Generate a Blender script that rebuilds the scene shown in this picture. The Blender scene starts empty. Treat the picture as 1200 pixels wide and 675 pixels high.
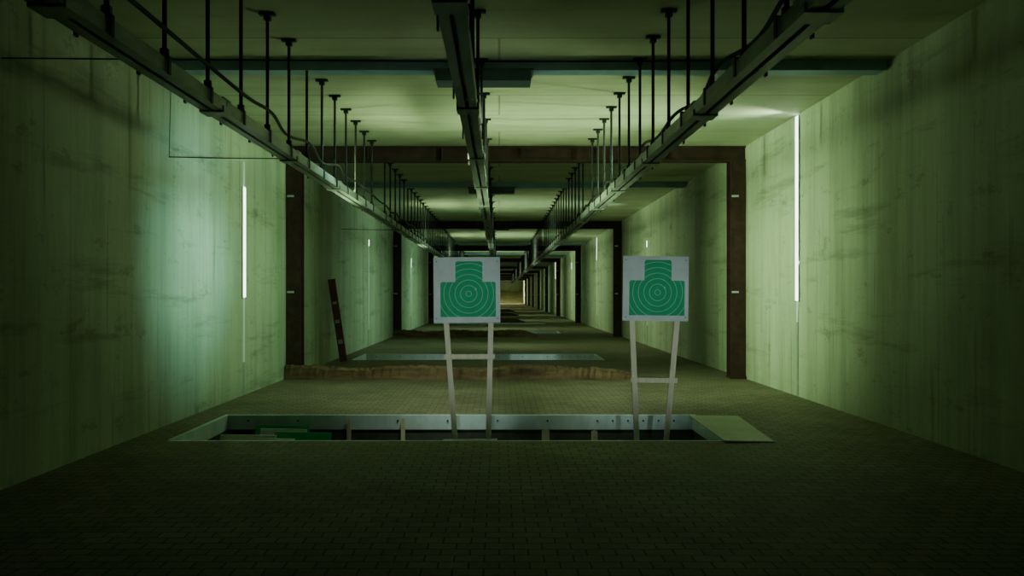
import bpy, math, random
from mathutils import Vector, Matrix
random.seed(7)
scene = bpy.context.scene

XL, XR, H = -3.83, 4.43, 4.18
Y0, Y1 = -5.0, 165.0

# ------------------------------------------------------------------ mesh builder
class MB:
    def __init__(s): s.v=[]; s.f=[]; s.m=[]
    def box(s,x0,x1,y0,y1,z0,z1,m=0):
        b=len(s.v)
        s.v+=[(x0,y0,z0),(x1,y0,z0),(x1,y1,z0),(x0,y1,z0),(x0,y0,z1),(x1,y0,z1),(x1,y1,z1),(x0,y1,z1)]
        for q in [(0,3,2,1),(4,5,6,7),(0,1,5,4),(1,2,6,5),(2,3,7,6),(3,0,4,7)]:
            s.f.append(tuple(b+i for i in q)); s.m.append(m)
    def beam(s,p,q,w,d,m=0,up=(0,1,0)):
        p=Vector(p);q=Vector(q);a=(q-p).normalized();u=Vector(up)
        r=a.cross(u).normalized();u=r.cross(a).normalized()
        b=len(s.v)
        for c in (p,q):
            for sx,sy in((-1,-1),(1,-1),(1,1),(-1,1)):
                s.v.append(tuple(c+r*w/2*sx+u*d/2*sy))
        for f in [(3,2,1,0),(4,5,6,7),(0,1,5,4),(1,2,6,5),(2,3,7,6),(3,0,4,7)]:
            s.f.append(tuple(b+i for i in f)); s.m.append(m)
    def cyl(s,p,q,r,n=8,m=0):
        p=Vector(p);q=Vector(q);a=(q-p).normalized()
        u=Vector((0,0,1)) if abs(a.z)<.9 else Vector((1,0,0))
        x=a.cross(u).normalized();y=a.cross(x)
        b=len(s.v)
        for c in (p,q):
            for i in range(n):
                t=2*math.pi*i/n
                s.v.append(tuple(c+x*r*math.cos(t)+y*r*math.sin(t)))
        for i in range(n):
            j=(i+1)%n
            s.f.append((b+i,b+j,b+n+j,b+n+i)); s.m.append(m)
        s.f.append(tuple(b+i for i in range(n))[::-1]); s.m.append(m)
        s.f.append(tuple(b+n+i for i in range(n))); s.m.append(m)
    def poly(s,pts,m=0):
        b=len(s.v); s.v+=pts; s.f.append(tuple(range(b,b+len(pts)))); s.m.append(m)
    def obj(s,name,mats,loc=(0,0,0),rot=(0,0,0)):
        me=bpy.data.meshes.new(name+"_mesh"); me.from_pydata(s.v,[],s.f)
        for mt in mats: me.materials.append(mt)
        me.polygons.foreach_set("material_index",s.m); me.update()
        o=bpy.data.objects.new(name,me); o.location=loc; o.rotation_euler=rot
        scene.collection.objects.link(o)
        return o

# ------------------------------------------------------------------ materials
def newmat(name):
    m=bpy.data.materials.new(name); m.use_nodes=True
    nt=m.node_tree; b=nt.nodes["Principled BSDF"]
    return m,nt,b
def N(nt,t,**k):
    n=nt.nodes.new(t)
    for a,v in k.items(): setattr(n,a,v)
    return n
def mapping(nt,scale=(1,1,1)):
    tc=N(nt,"ShaderNodeTexCoord"); mp=N(nt,"ShaderNodeMapping")
    mp.inputs["Scale"].default_value=scale
    nt.links.new(tc.outputs["Object"],mp.inputs["Vector"]); return mp.outputs[0]
def noise(nt,vec,scale,detail=6,rough=.6):
    n=N(nt,"ShaderNodeTexNoise"); n.inputs["Scale"].default_value=scale
    n.inputs["Detail"].default_value=detail; n.inputs["Roughness"].default_value=rough
    nt.links.new(vec,n.inputs["Vector"]); return n.outputs["Fac"]
def ramp(nt,fac,stops):
    r=N(nt,"ShaderNodeValToRGB"); e=r.color_ramp.elements
    e[0].position,e[0].color=stops[0][0],(*stops[0][1],1)
    e[1].position,e[1].color=stops[-1][0],(*stops[-1][1],1)
    for p,c in stops[1:-1]:
        x=e.new(p); x.color=(*c,1)
    nt.links.new(fac,r.inputs[0]); return r.outputs[0]
def mix(nt,a,b,fac,mode="MULTIPLY"):
    m=N(nt,"ShaderNodeMix",data_type="RGBA",blend_type=mode)
    if isinstance(fac,(int,float)): m.inputs[0].default_value=fac
    else: nt.links.new(fac,m.inputs[0])
    for s,i in((a,6),(b,7)):
        if isinstance(s,tuple): m.inputs[i].default_value=(*s,1)
        else: nt.links.new(s,m.inputs[i])
    return m.outputs[2]
def bump(nt,b,h,strength=.3,dist=.02):
    n=N(nt,"ShaderNodeBump"); n.inputs["Strength"].default_value=strength; n.inputs["Distance"].default_value=dist
    nt.links.new(h,n.inputs["Height"]); nt.links.new(n.outputs[0],b.inputs["Normal"])

def wall_mat():
    m,nt,b=newmat("painted_concrete_wall")
    v1=mapping(nt,(1,1,1)); vs=mapping(nt,(2.2,2.2,.16)); vh=mapping(nt,(.2,.25,2.2))
    base=ramp(nt,noise(nt,v1,.5,8,.65),[(.3,(.35,.43,.30)),(.7,(.47,.55,.40))])
    st=ramp(nt,noise(nt,vs,1.1,8,.7),[(.32,(.54,.56,.48)),(.55,(1,1,1))])
    c=mix(nt,base,st,.7)
    vr=mapping(nt,(5,5,.22))
    run=ramp(nt,noise(nt,vr,1.6,4,.55),[(.30,(.5,.51,.43)),(.38,(1,1,1))])
    c=mix(nt,c,run,.6)
    hz=ramp(nt,noise(nt,vh,1.3,6,.68),[(.34,(.45,.45,.4)),(.45,(1,1,1))])
    c=mix(nt,c,hz,.6)
    sc=ramp(nt,noise(nt,mapping(nt,(1,.8,1.6)),2.0,9,.75),[(.36,(.42,.42,.35)),(.42,(1,1,1))])
    c=mix(nt,c,sc,.5)
    br=N(nt,"ShaderNodeTexBrick"); br.inputs["Color1"].default_value=(1,1,1,1); br.inputs["Color2"].default_value=(.88,.88,.86,1)
    br.inputs["Mortar"].default_value=(.66,.66,.6,1); br.inputs["Scale"].default_value=1
    br.inputs["Mortar Size"].default_value=.007; br.inputs["Brick Width"].default_value=1.27; br.inputs["Row Height"].default_value=5; br.offset=0
    sw=N(nt,"ShaderNodeSeparateXYZ"); cb=N(nt,"ShaderNodeCombineXYZ")
    nt.links.new(v1,sw.inputs[0]); nt.links.new(sw.outputs[1],cb.inputs[0]); nt.links.new(sw.outputs[2],cb.inputs[1])
    nt.links.new(cb.outputs[0],br.inputs["Vector"])
    c=mix(nt,c,br.outputs["Color"],.45)
    spots=ramp(nt,noise(nt,v1,9,4,.7),[(.62,(1,1,1)),(.72,(.5,.5,.4))])
    c=mix(nt,c,spots,.4)
    nt.links.new(c,b.inputs["Base Color"]); b.inputs["Roughness"].default_value=.7
    bump(nt,b,noise(nt,v1,14,8,.7),.3,.012); return m
def ceil_mat():
    m,nt,b=newmat("concrete_ceiling")
    v=mapping(nt)
    c=ramp(nt,noise(nt,v,.6,8,.65),[(.3,(.48,.53,.36)),(.7,(.61,.66,.47))])
    br=N(nt,"ShaderNodeTexBrick"); br.inputs["Color1"].default_value=(1,1,1,1); br.inputs["Color2"].default_value=(.86,.87,.84,1)
    br.inputs["Mortar"].default_value=(.35,.35,.3,1); br.inputs["Scale"].default_value=1; br.inputs["Mortar Size"].default_value=.014
    br.inputs["Brick Width"].default_value=30; br.inputs["Row Height"].default_value=1.27
    nt.links.new(v,br.inputs["Vector"])
    c=mix(nt,c,br.outputs["Color"],.7)
    s=ramp(nt,noise(nt,mapping(nt,(.25,1.6,1)),1.2,7,.65),[(.35,(.66,.66,.58)),(.55,(1,1,1))])
    c=mix(nt,c,s,.5)
    nt.links.new(c,b.inputs["Base Color"]); b.inputs["Roughness"].default_value=.7
    bump(nt,b,noise(nt,v,10,8,.7),.2,.01); return m
def floor_mat():
    m,nt,b=newmat("paving_block_floor")
    v=mapping(nt)
    br=N(nt,"ShaderNodeTexBrick"); br.inputs["Color1"].default_value=(.24,.22,.145,1); br.inputs["Color2"].default_value=(.31,.285,.195,1)
    br.inputs["Mortar"].default_value=(.075,.07,.045,1); br.inputs["Scale"].default_value=1; br.inputs["Mortar Size"].default_value=.006
    br.inputs["Mortar Smooth"].default_value=.3
    br.inputs["Brick Width"].default_value=.17; br.inputs["Row Height"].default_value=.12; br.offset=.5
    nt.links.new(v,br.inputs["Vector"])
    c=mix(nt,br.outputs["Color"],ramp(nt,noise(nt,v,.7,7,.7),[(.3,(.55,.53,.46)),(.65,(1,1,1))]),.85)
    c=mix(nt,c,ramp(nt,noise(nt,v,25,5,.7),[(.35,(.6,.6,.55)),(.6,(1,1,1))]),.6)
    nt.links.new(c,b.inputs["Base Color"]); b.inputs["Roughness"].default_value=.75
    inv=N(nt,"ShaderNodeMath",operation="SUBTRACT"); inv.inputs[0].default_value=1; nt.links.new(br.outputs["Fac"],inv.inputs[1])
    ad=N(nt,"ShaderNodeMath",operation="MULTIPLY_ADD"); nt.links.new(noise(nt,v,18,5,.7),ad.inputs[0]); ad.inputs[1].default_value=.5; nt.links.new(inv.outputs[0],ad.inputs[2])
    bump(nt,b,ad.outputs[0],.5,.01); return m
def simple(name,c1,c2,scale=6,rough=.6,metal=0,stretch=(1,1,1),bs=.2):
    m,nt,b=newmat(name); v=mapping(nt,stretch)
    f=noise(nt,v,scale,7,.65)
    nt.links.new(ramp(nt,f,[(.32,c1),(.68,c2)]),b.inputs["Base Color"])
    b.inputs["Roughness"].default_value=rough; b.inputs["Metallic"].default_value=metal
    bump(nt,b,f,bs,.005); return m
def emit(name,col,s):
    m,nt,b=newmat(name)
    v=mapping(nt,(1,1,.6)); c=ramp(nt,noise(nt,v,2.5,3,.5),[(.3,tuple(x*.75 for x in col)),(.6,col)])
    nt.links.new(c,b.inputs["Emission Color"]); b.inputs["Emission Strength"].default_value=s
    b.inputs["Base Color"].default_value=(.6,.7,.65,1); b.inputs["Roughness"].default_value=.3
    return m
M_wall=wall_mat(); M_ceil=ceil_mat(); M_floor=floor_mat()
M_rust=simple("rusty_brown_steel",(.028,.014,.011),(.075,.034,.024),7,.7,.1)
M_rail=simple("galvanised_steel",(.19,.23,.20),(.40,.45,.40),5,.45,.25,(1,.3,1))
M_dark=simple("blackened_steel",(.012,.014,.013),(.03,.034,.03),9,.55,.4)
M_strip=simple("blue_grey_steel_strip",(.24,.38,.50),(.34,.52,.66),3,.5,0)
M_jbox=simple("blue_black_enamel",(.05,.085,.10),(.08,.12,.14),3,.5,.1)
M_rubber=simple("black_cable_rubber",(.008,.008,.008),(.018,.02,.018),20,.6)
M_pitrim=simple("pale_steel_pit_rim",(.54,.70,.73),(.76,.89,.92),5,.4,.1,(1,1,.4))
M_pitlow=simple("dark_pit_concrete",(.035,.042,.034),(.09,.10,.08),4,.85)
M_plate=simple("pale_sheet_metal",(.36,.40,.30),(.48,.52,.40),3,.5,.1)
M_wood=simple("pale_raw_pine",(.68,.60,.44),(.86,.78,.61),9,.7,0,(6,6,.6))
M_paper=simple("weathered_white_card",(.60,.66,.68),(.77,.82,.84),4,.8,0,bs=.05)
M_log=simple("weathered_timber",(.06,.038,.018),(.24,.16,.08),3,.9,0,(.5,3,3),.8)
M_red=simple("faded_red_brown_paint",(.11,.038,.027),(.20,.075,.052),6,.7)
M_white=simple("faded_white_paint",(.42,.40,.34),(.6,.58,.5),9,.7)
M_glass=emit("bright_daylight_glass",(.82,1,.88),6.0)
M_glassdim=emit("dim_daylight_glass",(.38,.6,.48),.22)  # weaker glow for the dim parts of the slots
M_trim=simple("dull_joint_trim",(.20,.26,.21),(.30,.38,.31),6,.5)
M_sand=simple("sand_backstop",(.44,.38,.24),(.60,.54,.37),1.5,.95)

def green_mat():
    m,nt,b=newmat("printed_green_target")
    tc=N(nt,"ShaderNodeTexCoord"); sp=N(nt,"ShaderNodeSeparateXYZ"); nt.links.new(tc.outputs["Object"],sp.inputs[0])
    cb=N(nt,"ShaderNodeCombineXYZ"); nt.links.new(sp.outputs[0],cb.inputs[0]); nt.links.new(sp.outputs[2],cb.inputs[1])
    d=N(nt,"ShaderNodeVectorMath",operation="DISTANCE"); nt.links.new(cb.outputs[0],d.inputs[0]); d.inputs[1].default_value=(.02,-.04,0)
    f=N(nt,"ShaderNodeMath",operation="MODULO"); nt.links.new(d.outputs["Value"],f.inputs[0]); f.inputs[1].default_value=.058
    a=N(nt,"ShaderNodeMath",operation="COMPARE"); nt.links.new(f.outputs[0],a.inputs[0]); a.inputs[1].default_value=.029; a.inputs[2].default_value=.0026
    g=N(nt,"ShaderNodeMath",operation="LESS_THAN"); nt.links.new(d.outputs["Value"],g.inputs[0]); g.inputs[1].default_value=.33
    mu=N(nt,"ShaderNodeMath",operation="MULTIPLY"); nt.links.new(a.outputs[0],mu.inputs[0]); nt.links.new(g.outputs[0],mu.inputs[1])
    v=mapping(nt); sc=ramp(nt,noise(nt,v,16,3,.5),[(.715,(0,0,0)),(.73,(1,1,1))])
    mx=N(nt,"ShaderNodeMath",operation="MAXIMUM"); nt.links.new(mu.outputs[0],mx.inputs[0]); nt.links.new(sc,mx.inputs[1])
    gr=ramp(nt,noise(nt,v,5,5,.6),[(.3,(.0,.36,.155)),(.7,(.0,.46,.205))])
    nt.links.new(mix(nt,gr,(.34,.72,.54),mx.outputs[0],"MIX"),b.inputs["Base Color"])
    b.inputs["Roughness"].default_value=.7
    return m
M_green=green_mat()

# ------------------------------------------------------------------ room shell
w=MB(); w.box(XL-.3,XL,Y0,Y1,-.9,H+.3); w.obj("wall_left",[M_wall])
w=MB(); w.box(XR,XR+.3,Y0,Y1,-.9,H+.3); w.obj("wall_right",[M_wall])
w=MB(); w.box(XL,XR,Y0-.3,Y0,-.9,H+.3); w.obj("wall_back",[M_wall])
w=MB(); w.box(XL,XR,Y1,Y1+.3,-.9,H+.3); w.obj("wall_front",[M_wall])
c=MB(); c.box(XL,XR,Y0,Y1,H,H+.3); c.obj("ceiling",[M_ceil])

PX0,PX1=-3.42,2.45
pits=[(8.78,10.66),(19.75,21.7),(33.5,35.4),(44.5,46.0)]
f=MB(); ys=[Y0]+[v for p in pits for v in p]+[Y1]
for i in range(len(ys)-1):
    a,b=ys[i],ys[i+1]
    if i%2==0: f.box(XL,XR,a,b,-.06,0)
    else:
        f.box(XL,PX0,a,b,-.06,0); f.box(PX1,XR,a,b,-.06,0)
f.obj("floor",[M_floor])
for k,(a,b) in enumerate(pits):
    p=MB(); d=.5; t=.05
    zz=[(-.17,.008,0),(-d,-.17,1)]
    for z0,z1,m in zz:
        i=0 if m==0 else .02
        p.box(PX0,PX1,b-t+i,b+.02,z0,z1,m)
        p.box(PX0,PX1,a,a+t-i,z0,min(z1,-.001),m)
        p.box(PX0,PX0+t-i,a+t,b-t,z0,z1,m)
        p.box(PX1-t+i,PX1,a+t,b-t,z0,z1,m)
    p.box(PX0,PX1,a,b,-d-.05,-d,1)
    x=PX0+.3
    while x<PX1-.1:
        p.cyl((x,b-t,-.06),(x,b-t-.012,-.06),.012,8,2); x+=.19 if x>.9 else .62
    p.obj("floor_pit",[M_pitrim,M_pitlow,M_dark])
def stake(x,y,z0,z1,wd=.05):
    s=MB(); s.box(x-wd/2,x+wd/2,y-.015,y+.015,z0,z1)
    s.poly([(x-wd/2,y-.016,z1),(x+wd/2,y-.016,z1),(x,y-.016,z1+.02)])
    return s.obj("wooden_stake",[M_wood])
stake(-1.86,10.56,-.5,-.03); stake(-1.19,10.56,-.5,-.03)
stake(.56,10.3,-.5,-.13,.09); stake(1.15,10.3,-.5,-.14,.07)
s=MB()
for i,(x0,x1,y,zt,m) in enumerate([(-2.95,-2.3,10.36,-.085,1),(-2.85,-2.3,10.20,-.105,0),(-2.65,-1.98,10.08,-.125,1),(-3.25,-2.6,9.95,-.135,0),(-2.9,-2.35,9.80,-.15,0)]):
    b=len(s.v)
    s.v+=[(x0,y-.25,-.5),(x1,y-.25,-.5),(x1,y,zt),(x0,y,zt+.012),(x0,y-.23,-.5),(x1,y-.23,-.5),(x1,y+.02,zt),(x0,y+.02,zt+.012)]
    for q in [(0,1,2,3),(7,6,5,4),(3,2,6,7),(1,5,6,2),(0,3,7,4),(0,4,5,1)]:
        s.f.append(tuple(b+j for j in q)); s.m.append(m)
s.obj("spare_target_boards",[M_paper,M_green,M_white])
s=MB(); s.v=[(2.36,10.6,.012),(2.95,10.55,.012),(2.80,8.68,.012),(2.28,8.64,.03),(2.36,10.6,0.001),(2.95,10.55,0.001),(2.80,8.68,0.001),(2.28,8.64,0.018)]
s.f=[(0,3,2,1),(4,5,6,7),(0,1,5,4),(1,2,6,5),(2,3,7,6),(3,0,4,7)]; s.m=[0]*6
s.obj("pit_cover_plate",[M_plate])

# ------------------------------------------------------------------ steel frames
def ibeam_v(m,x0,x1,y,z0,z1,dp=.28):
    t=.02
    m.box(x0,x1,y,y+t,z0,z1); m.box(x0,x1,y+dp-t,y+dp,z0,z1)
    xm=(x0+x1)/2; m.box(xm-.012,xm+.012,y+t,y+dp-t,z0,z1)
frames=[15.3,30.8,46.3,61.8,77.3,92.8,108.3,123.8,139.3]
for y in frames:
    m=MB()
    ibeam_v(m,XL+.01,XL+.27,y,0,H-.27); ibeam_v(m,XR-.28,XR-.01,y,0,H-.27)
    t=.02
    m.box(XL+.005,XR-.005,y,y+.28,H-.03,H-.005); m.box(XL+.005,XR-.005,y,y+.28,H-.27,H-.245)
    m.box(XL+.005,XR-.005,y+.05,y+.075,H-.245,H-.03)
    for xx in [XL+.14+i*1.33 for i in range(1,6)]:
        m.box(xx-.01,xx+.01,y,y+.05,H-.245,H-.03)
    for x in (XL+.01,XR-.28):
        m.box(x-.005,x+.285,y-.015,y,0.001,.05)
        m.box(x,x+.27,y-.03,y+.3,.001,.03)
        for z in (1.54,3.26):
            m.box(x+.02,x+.14,y-.02,y,z,z+.035,1)
    m.obj("steel_frame",[M_rust,M_paper])
for n,y in enumerate(frames[:5]):
    x0,x1=XL+.02,(2.4 if n==0 else 1.4)
    nx=120; s=MB(); rnd=random.Random(n)
    prof=[(0,0),(0,.2),(.06,.245),(.2,.25),(.28,.2),(.3,0)]
    for i in range(nx+1):
        x=x0+(x1-x0)*i/nx
        tp=1 if i<nx*.9 else 1-.55*(i-nx*.9)/(nx*.1)
        jag=.9+.1*math.sin(x*3.1)+rnd.uniform(-.07,.07)
        for (py,pz) in prof:
            s.v.append((x,y-.15+py+(rnd.uniform(-.02,.02) if pz>0 else 0),pz*tp*jag*1.02+(.001 if pz==0 else 0)))
    k=len(prof)
    for i in range(nx):
        for j in range(k):
            a=i*k+j; b=i*k+(j+1)%k
            s.f.append((a,b,b+k,a+k)); s.m.append(0)
    s.f.append(tuple(range(k))); s.m.append(0); s.f.append(tuple(nx*k+j for j in range(k))[::-1]); s.m.append(0)
    s.obj("timber_sill",[M_log])

# ------------------------------------------------------------------ ceiling strips
for i,y in enumerate([9.85,20.4,31.9,43,54,65,76]):
    m=MB(); m.box(XL+.02,XR-.02,y-.15,y+.12,H-.11,H-.005)
    m.box(XL+.02,XR-.02,y-.16,y-.15,H-.125,H-.09)
    o=m.obj("ceiling_steel_strip",[M_strip])
    if i<3:
        m=MB(); m.box(-.72,.36,y-.2,y+.14,H-.25,H-.112); m.box(-.75,.39,y-.21,y+.15,H-.135,H-.115)
        for xx in(-.6,-.18,.24): m.cyl((xx,y-.2,H-.19),(xx,y-.215,H-.19),.015,8)
        m.obj("ceiling_junction_box",[M_jbox])

# ------------------------------------------------------------------ hanging rails
def rail(xc,wd,zb,ht,rodx,step,start,name,end=150):
    m=MB(); t=.008
    y=-3.0; L=2.46
    while y<end:
        y2=min(y+L,end)-.012
        m.box(xc-wd/2,xc+wd/2,y,y2,zb+ht-t,zb+ht)
        m.box(xc-wd/2,xc-wd/2+t,y,y2,zb,zb+ht-t)
        m.box(xc+wd/2-t,xc+wd/2,y,y2,zb,zb+ht-t)
        m.box(xc-wd/2+t,xc-wd*.10,y,y2,zb,zb+t); m.box(xc+wd*.10,xc+wd/2-t,y,y2,zb,zb+t)
        m.box(xc-wd/2-.014,xc+wd/2+.014,y2-.09,y2+.10,zb-.012,zb+ht*.4)
        m.box(xc-wd/2-.01,xc+wd/2+.01,y2-.09,y2+.10,zb+ht,zb+ht+.008)
        y+=L
    y=start
    while y<min(end,110):
        # rods never pass through the flanges of a portal frame
        if any(fy-.04<y<fy+.32 for fy in frames):
            y+=step; continue
        n=8 if y<30 else 4
        m.cyl((rodx,y,zb+ht),(rodx,y,H-.012),.016,n,1)
        m.box(rodx-.075,rodx+.075,y-.03,y+.03,H-.025,H-.004,1)
        m.box(rodx-.03,rodx+.03,y-.03,y+.03,H-.07,H-.025,1)
        m.cyl((rodx,y,zb+ht+.0),(rodx,y,zb+ht+.06),.03,6,1)
        m.box(xc-wd/2-.02,xc+wd/2+.02,y-.02,y+.02,zb+ht,zb+ht+.012,1)
        m.box(xc-wd/2-.022,xc-wd/2-.01,y-.02,y+.02,zb-.01,zb+ht+.012,1)
        m.box(xc+wd/2+.01,xc+wd/2+.022,y-.02,y+.02,zb-.01,zb+ht+.012,1)
        y+=step
    return m.obj(name,[M_rail,M_dark])
rail(-2.27,.17,2.96,.10,-2.2,.83,1.46,"hanging_rail")
rail(1.63,.17,2.93,.10,1.59,.82,1.44,"hanging_rail")
rail(-.25,.15,2.98,.12,-.2,1.64,1.46,"hanging_rail")

def cable(pts,r,name,mat=M_rubber):
    cu=bpy.data.curves.new(name,"CURVE"); cu.dimensions="3D"; cu.bevel_depth=r; cu.bevel_resolution=3
    sp=cu.splines.new("BEZIER"); sp.bezier_points.add(len(pts)-1)
    for b,p in zip(sp.bezier_points,pts):
        b.co=p; b.handle_left_type=b.handle_right_type="AUTO"
    cu.materials.append(mat)
    o=bpy.data.objects.new(name,cu); scene.collection.objects.link(o); return o
def drape(x,z,step,start,n,seed,sag):
    rn=random.Random(seed); P=[]; y=start
    for i in range(n):
        P.append((x+rn.uniform(-.02,.02),y,z+.10)); P.append((x+rn.uniform(-.05,.05),y+step/2,z+.10-sag*rn.uniform(.2,1)))
        y+=step
    return P
cable(drape(-2.17,3.13,1.66,1.46,26,1,.09),.016,"power_cable")
cable(drape(1.64,3.10,1.64,1.44,26,3,.09),.016,"power_cable")
cable([(XL+.01,6.55,3.32),(-1,6.55,3.30),(.4,6.55,3.295),(1.66,6.55,3.30)],.006,"guy_wire")
cable([(XL+.01,9.87,3.10),(-3.1,9.87,3.085),(-2.3,9.87,3.08)],.006,"guy_wire")
cable([(XL+.06,9.8,3.95),(XL+.03,9.85,3.5),(XL+.012,9.87,3.10)],.004,"guy_wire")
cable([(XL+.01,20.6,3.10),(-3.0,20.6,3.08),(-2.3,20.6,3.08)],.007,"guy_wire")

# ------------------------------------------------------------------ wall slot windows + joints
cnt=[0]
def slot(side,y,bright,dim,wd=.15):
    m=MB(); cnt[0]+=1
    def strip(y0,y1,z0,z1,off,mt):
        if side<0: m.box(XL-.01,XL+off,y0,y1,z0,z1,mt)
        else: m.box(XR-off,XR+.01,y0,y1,z0,z1,mt)
    z0,z1=bright
    strip(y-wd/2,y+wd/2,z0,z1,.012,0)
    strip(y-wd/2-.02,y-wd/2,z0-.02,z1,.02,2); strip(y+wd/2,y+wd/2+.02,z0-.02,z1,.02,2)
    if dim:
        strip(y-wd*.25,y+wd*.25,dim[0],z0-.02,.01,1)
        if dim[1]>z1: strip(y-wd*.25,y+wd*.25,z1,dim[1],.01,1)
    strip(y-wd*.25,y+wd*.25,.01,dim[0] if dim else z0,.008,2)
    m.obj("window_%d"%cnt[0],[M_glass,M_glassdim,M_trim])
slot(1,12.66,(1.42,H-.02),(1.1,H-.02)); slot(-1,12.78,(1.47,3.12),(.5,3.5))
slot(1,25.5,(2.95,3.12),(.6,3.0)); slot(-1,25.0,(2.95,3.12),(.5,3.0))
slot(1,38.6,(3.1,4.1),(.6,4.1)); slot(-1,37,(2.7,3.1),(.6,3.3))
slot(1,67,(2.8,4.1),(.6,4.1),.3); slot(1,52,(3.1,3.5),(.6,4.1),.2); slot(-1,52,(2.9,3.8),(.6,4.0),.2)
slot(1,94,(2.6,4.1),(.6,4.1),.6); slot(-1,70,(2.9,4.0),(.6,4.1),.3)

# ------------------------------------------------------------------ targets
def target(cx,y,cz,W,Hh,legs,barz,barx,base,rot=0):
    m=MB()
    m.box(-W/2,W/2,-.01,.01,-Hh/2,Hh/2,0)
    e=.012
    m.poly([(-W/2+e,-.0125,-Hh/2+e),(W/2-e,-.0125,-Hh/2+.004),(W/2-.004,-.0125,Hh/2-e),(-W/2+.004,-.0125,Hh/2-.006)],0)
    P=[(-.278,-.282),(.304,-.282),(.304,.075),(.285,.085),(.165,.085),(.165,.285),(.15,.302),(-.105,.302),(-.12,.285),(-.12,.085),(-.26,.085),(-.278,.075)]
    m.poly([(x,-.0145,z) for x,z in P],1)
    for (xt,xb) in legs:
        zt=-Hh/2+.25; zb=-.5-cz
        z_f=0-cz; k=(xb-xt)/(z_f-(-Hh/2))
        m.beam((xt+k*(zt+Hh/2)-cx,.026,zt),(xt+k*(zb+Hh/2)-cx,.026,zb),.055,.03,2)
    m.box(barx[0]-cx,barx[1]-cx,-.012,.010,barz-cz-.025,barz-cz+.025,2)
    if base: m.box(base[0]-cx,base[1]-cx,-.06,.01,-cz-.04,-cz-.012,0)
    for sx in(-1,1):
        for sz in(-.3,.3): m.cyl((sx*(W/2-.03),-.0125,sz),(sx*(W/2-.03),-.017,sz),.006,6,3)
    m.obj("shooting_target",[M_paper,M_green,M_wood,M_dark],(cx,y,cz),(0,rot,0))
target(-.34,8.98,1.555,.70,.69,[(-.56,-.478),(-.09,-.125)],.855,(-.585,-.05),(-.60,-.03),math.radians(-.4))
target(1.645,8.98,1.57,.69,.68,[(1.405,1.47),(1.88,1.785)],.605,(1.395,1.885),None,math.radians(.7))

# red-brown plank leaning on the left wall, with paler scuffed patches
s=MB()
p=Vector((-3.50,19.2,0.015)); q=Vector((XL+.105,18.95,1.86))
s.beam(p,q,.16,.06,0,(0,1,0))
for t0,t1 in((.22,.27),(.47,.51),(.70,.73)):
    s.beam(p.lerp(q,t0),p.lerp(q,t1),.10,.066,1,(0,1,0))
s.obj("leaning_plank",[M_red,M_white])

s=MB(); nx,ny=24,10; rn=random.Random(3)
for j in range(ny+1):
    for i in range(nx+1):
        x=XL+.02+(XR-XL-.04)*i/nx; t=j/ny
        s.v.append((x,Y1-9+8.9*t,.002+ (2.4*t**1.2)*(1+.12*rn.uniform(-1,1)) if j else .002))
for j in range(ny):
    for i in range(nx):
        a=j*(nx+1)+i; s.f.append((a,a+1,a+nx+2,a+nx+1)); s.m.append(0)
s.obj("sand_backstop",[M_sand])

# ------------------------------------------------------------------ lights
def area(name,loc,tgt,sx,sy,power,col,spread):
    l=bpy.data.lights.new(name,"AREA"); l.shape="RECTANGLE"; l.size=sx; l.size_y=sy
    l.energy=power; l.color=col; l.spread=math.radians(spread)
    o=bpy.data.objects.new(name,l); o.location=loc
    o.rotation_euler=(Vector(tgt)-Vector(loc)).to_track_quat("-Z","Y").to_euler()
    scene.collection.objects.link(o); return o
def spot(name,loc,tgt,power,col,ang,blend,r=.06):
    l=bpy.data.lights.new(name,"SPOT"); l.energy=power; l.color=col; l.spot_size=math.radians(ang); l.spot_blend=blend; l.shadow_soft_size=r
    o=bpy.data.objects.new(name,l); o.location=loc
    o.rotation_euler=(Vector(tgt)-Vector(loc)).to_track_quat("-Z","Y").to_euler()
    scene.collection.objects.link(o); return o
YG=(.70,1,.51)
area("daylight_left",(XL+.04,12.78,2.4),(XR,14.0,2.5),.12,2.0,96,YG,56)
area("daylight_right",(XR-.04,12.66,2.8),(XL,13.9,2.3),.12,2.6,50,(.55,1,.58),56)
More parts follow.
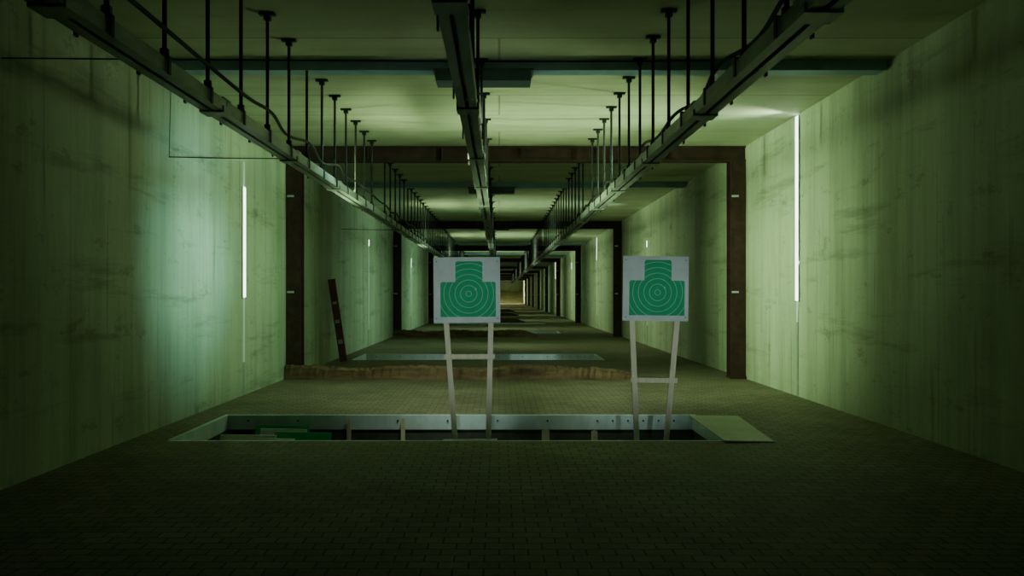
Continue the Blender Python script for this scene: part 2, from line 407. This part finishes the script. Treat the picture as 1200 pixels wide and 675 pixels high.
area("daylight_right_beam",(XR-.04,12.60,2.7),(XL,10.8,1.7),.08,2.4,31,(.42,1,.82),24)
area("ceiling_fill_left",(XL+.05,12.8,1.9),(.8,12.5,H),.15,1.0,60,YG,80)  # extra light added at the slot, aimed up to brighten the ceiling
area("ceiling_fill_right",(XR-.05,12.6,1.9),(-.2,12.2,H),.15,1.0,60,YG,80)  # same added upward fill for the ceiling, from the right side
# slot top shining along the ceiling
area("daylight_right_top",(XR-.06,12.55,4.02),(1.0,12.2,4.16),.1,.12,5,(.85,1,.75),60)
for k,(y,p) in enumerate([(25.2,84),(38,105),(51,118),(64,130),(80,150),(96,165),(112,180),(130,260),(150,1150)]):
    warm=(.77,1,.54) if k<6 else (1,.97,.66)
    area("daylight_left",(XL+.04,y,2.4),(XR,y,2.4),.12,2.0,p*.7,warm,80)
    area("daylight_right",(XR-.04,y,2.6),(XL,y,2.3),.12,2.4,p*.7,(.55,1,.68) if k<3 else warm,80)
    if k<3:
        area("ceiling_fill_left",(XL+.05,y,1.9),(.8,y,H),.15,1.0,60,YG,85)  # added ceiling fill repeated in the next bays
for tx in(-.34,1.645):
    spot("target_spotlight",(tx*.7,-2.5,2.55),(tx,8.98,1.2),1450,(.78,1,.90),12,.9)
spot("pit_fill",(-.4,8.8,3.8),(.1,12.8,0),520,(.82,1,.74),74,1,.15)  # added overhead fill without a fixture, brightens pit rear wall and mid floor
spot("foreground_fill",(.3,-1.5,4.0),(.3,4.5,0),5,(.76,1,.74),110,1,.15)  # weak unseen fill added behind the camera to lift the foreground

wd=bpy.data.worlds.new("world"); scene.world=wd; wd.use_nodes=True
wd.node_tree.nodes["Background"].inputs[0].default_value=(.3,.4,.3,1); wd.node_tree.nodes["Background"].inputs[1].default_value=.02

cd=bpy.data.cameras.new("camera"); cd.sensor_width=36; cd.lens=30; cd.shift_x=15/1200; cd.shift_y=8.5/1200; cd.clip_end=400
co=bpy.data.objects.new("camera",cd); co.location=(0,0,1.5); co.rotation_euler=(math.radians(90),0,0)
scene.collection.objects.link(co); scene.camera=co
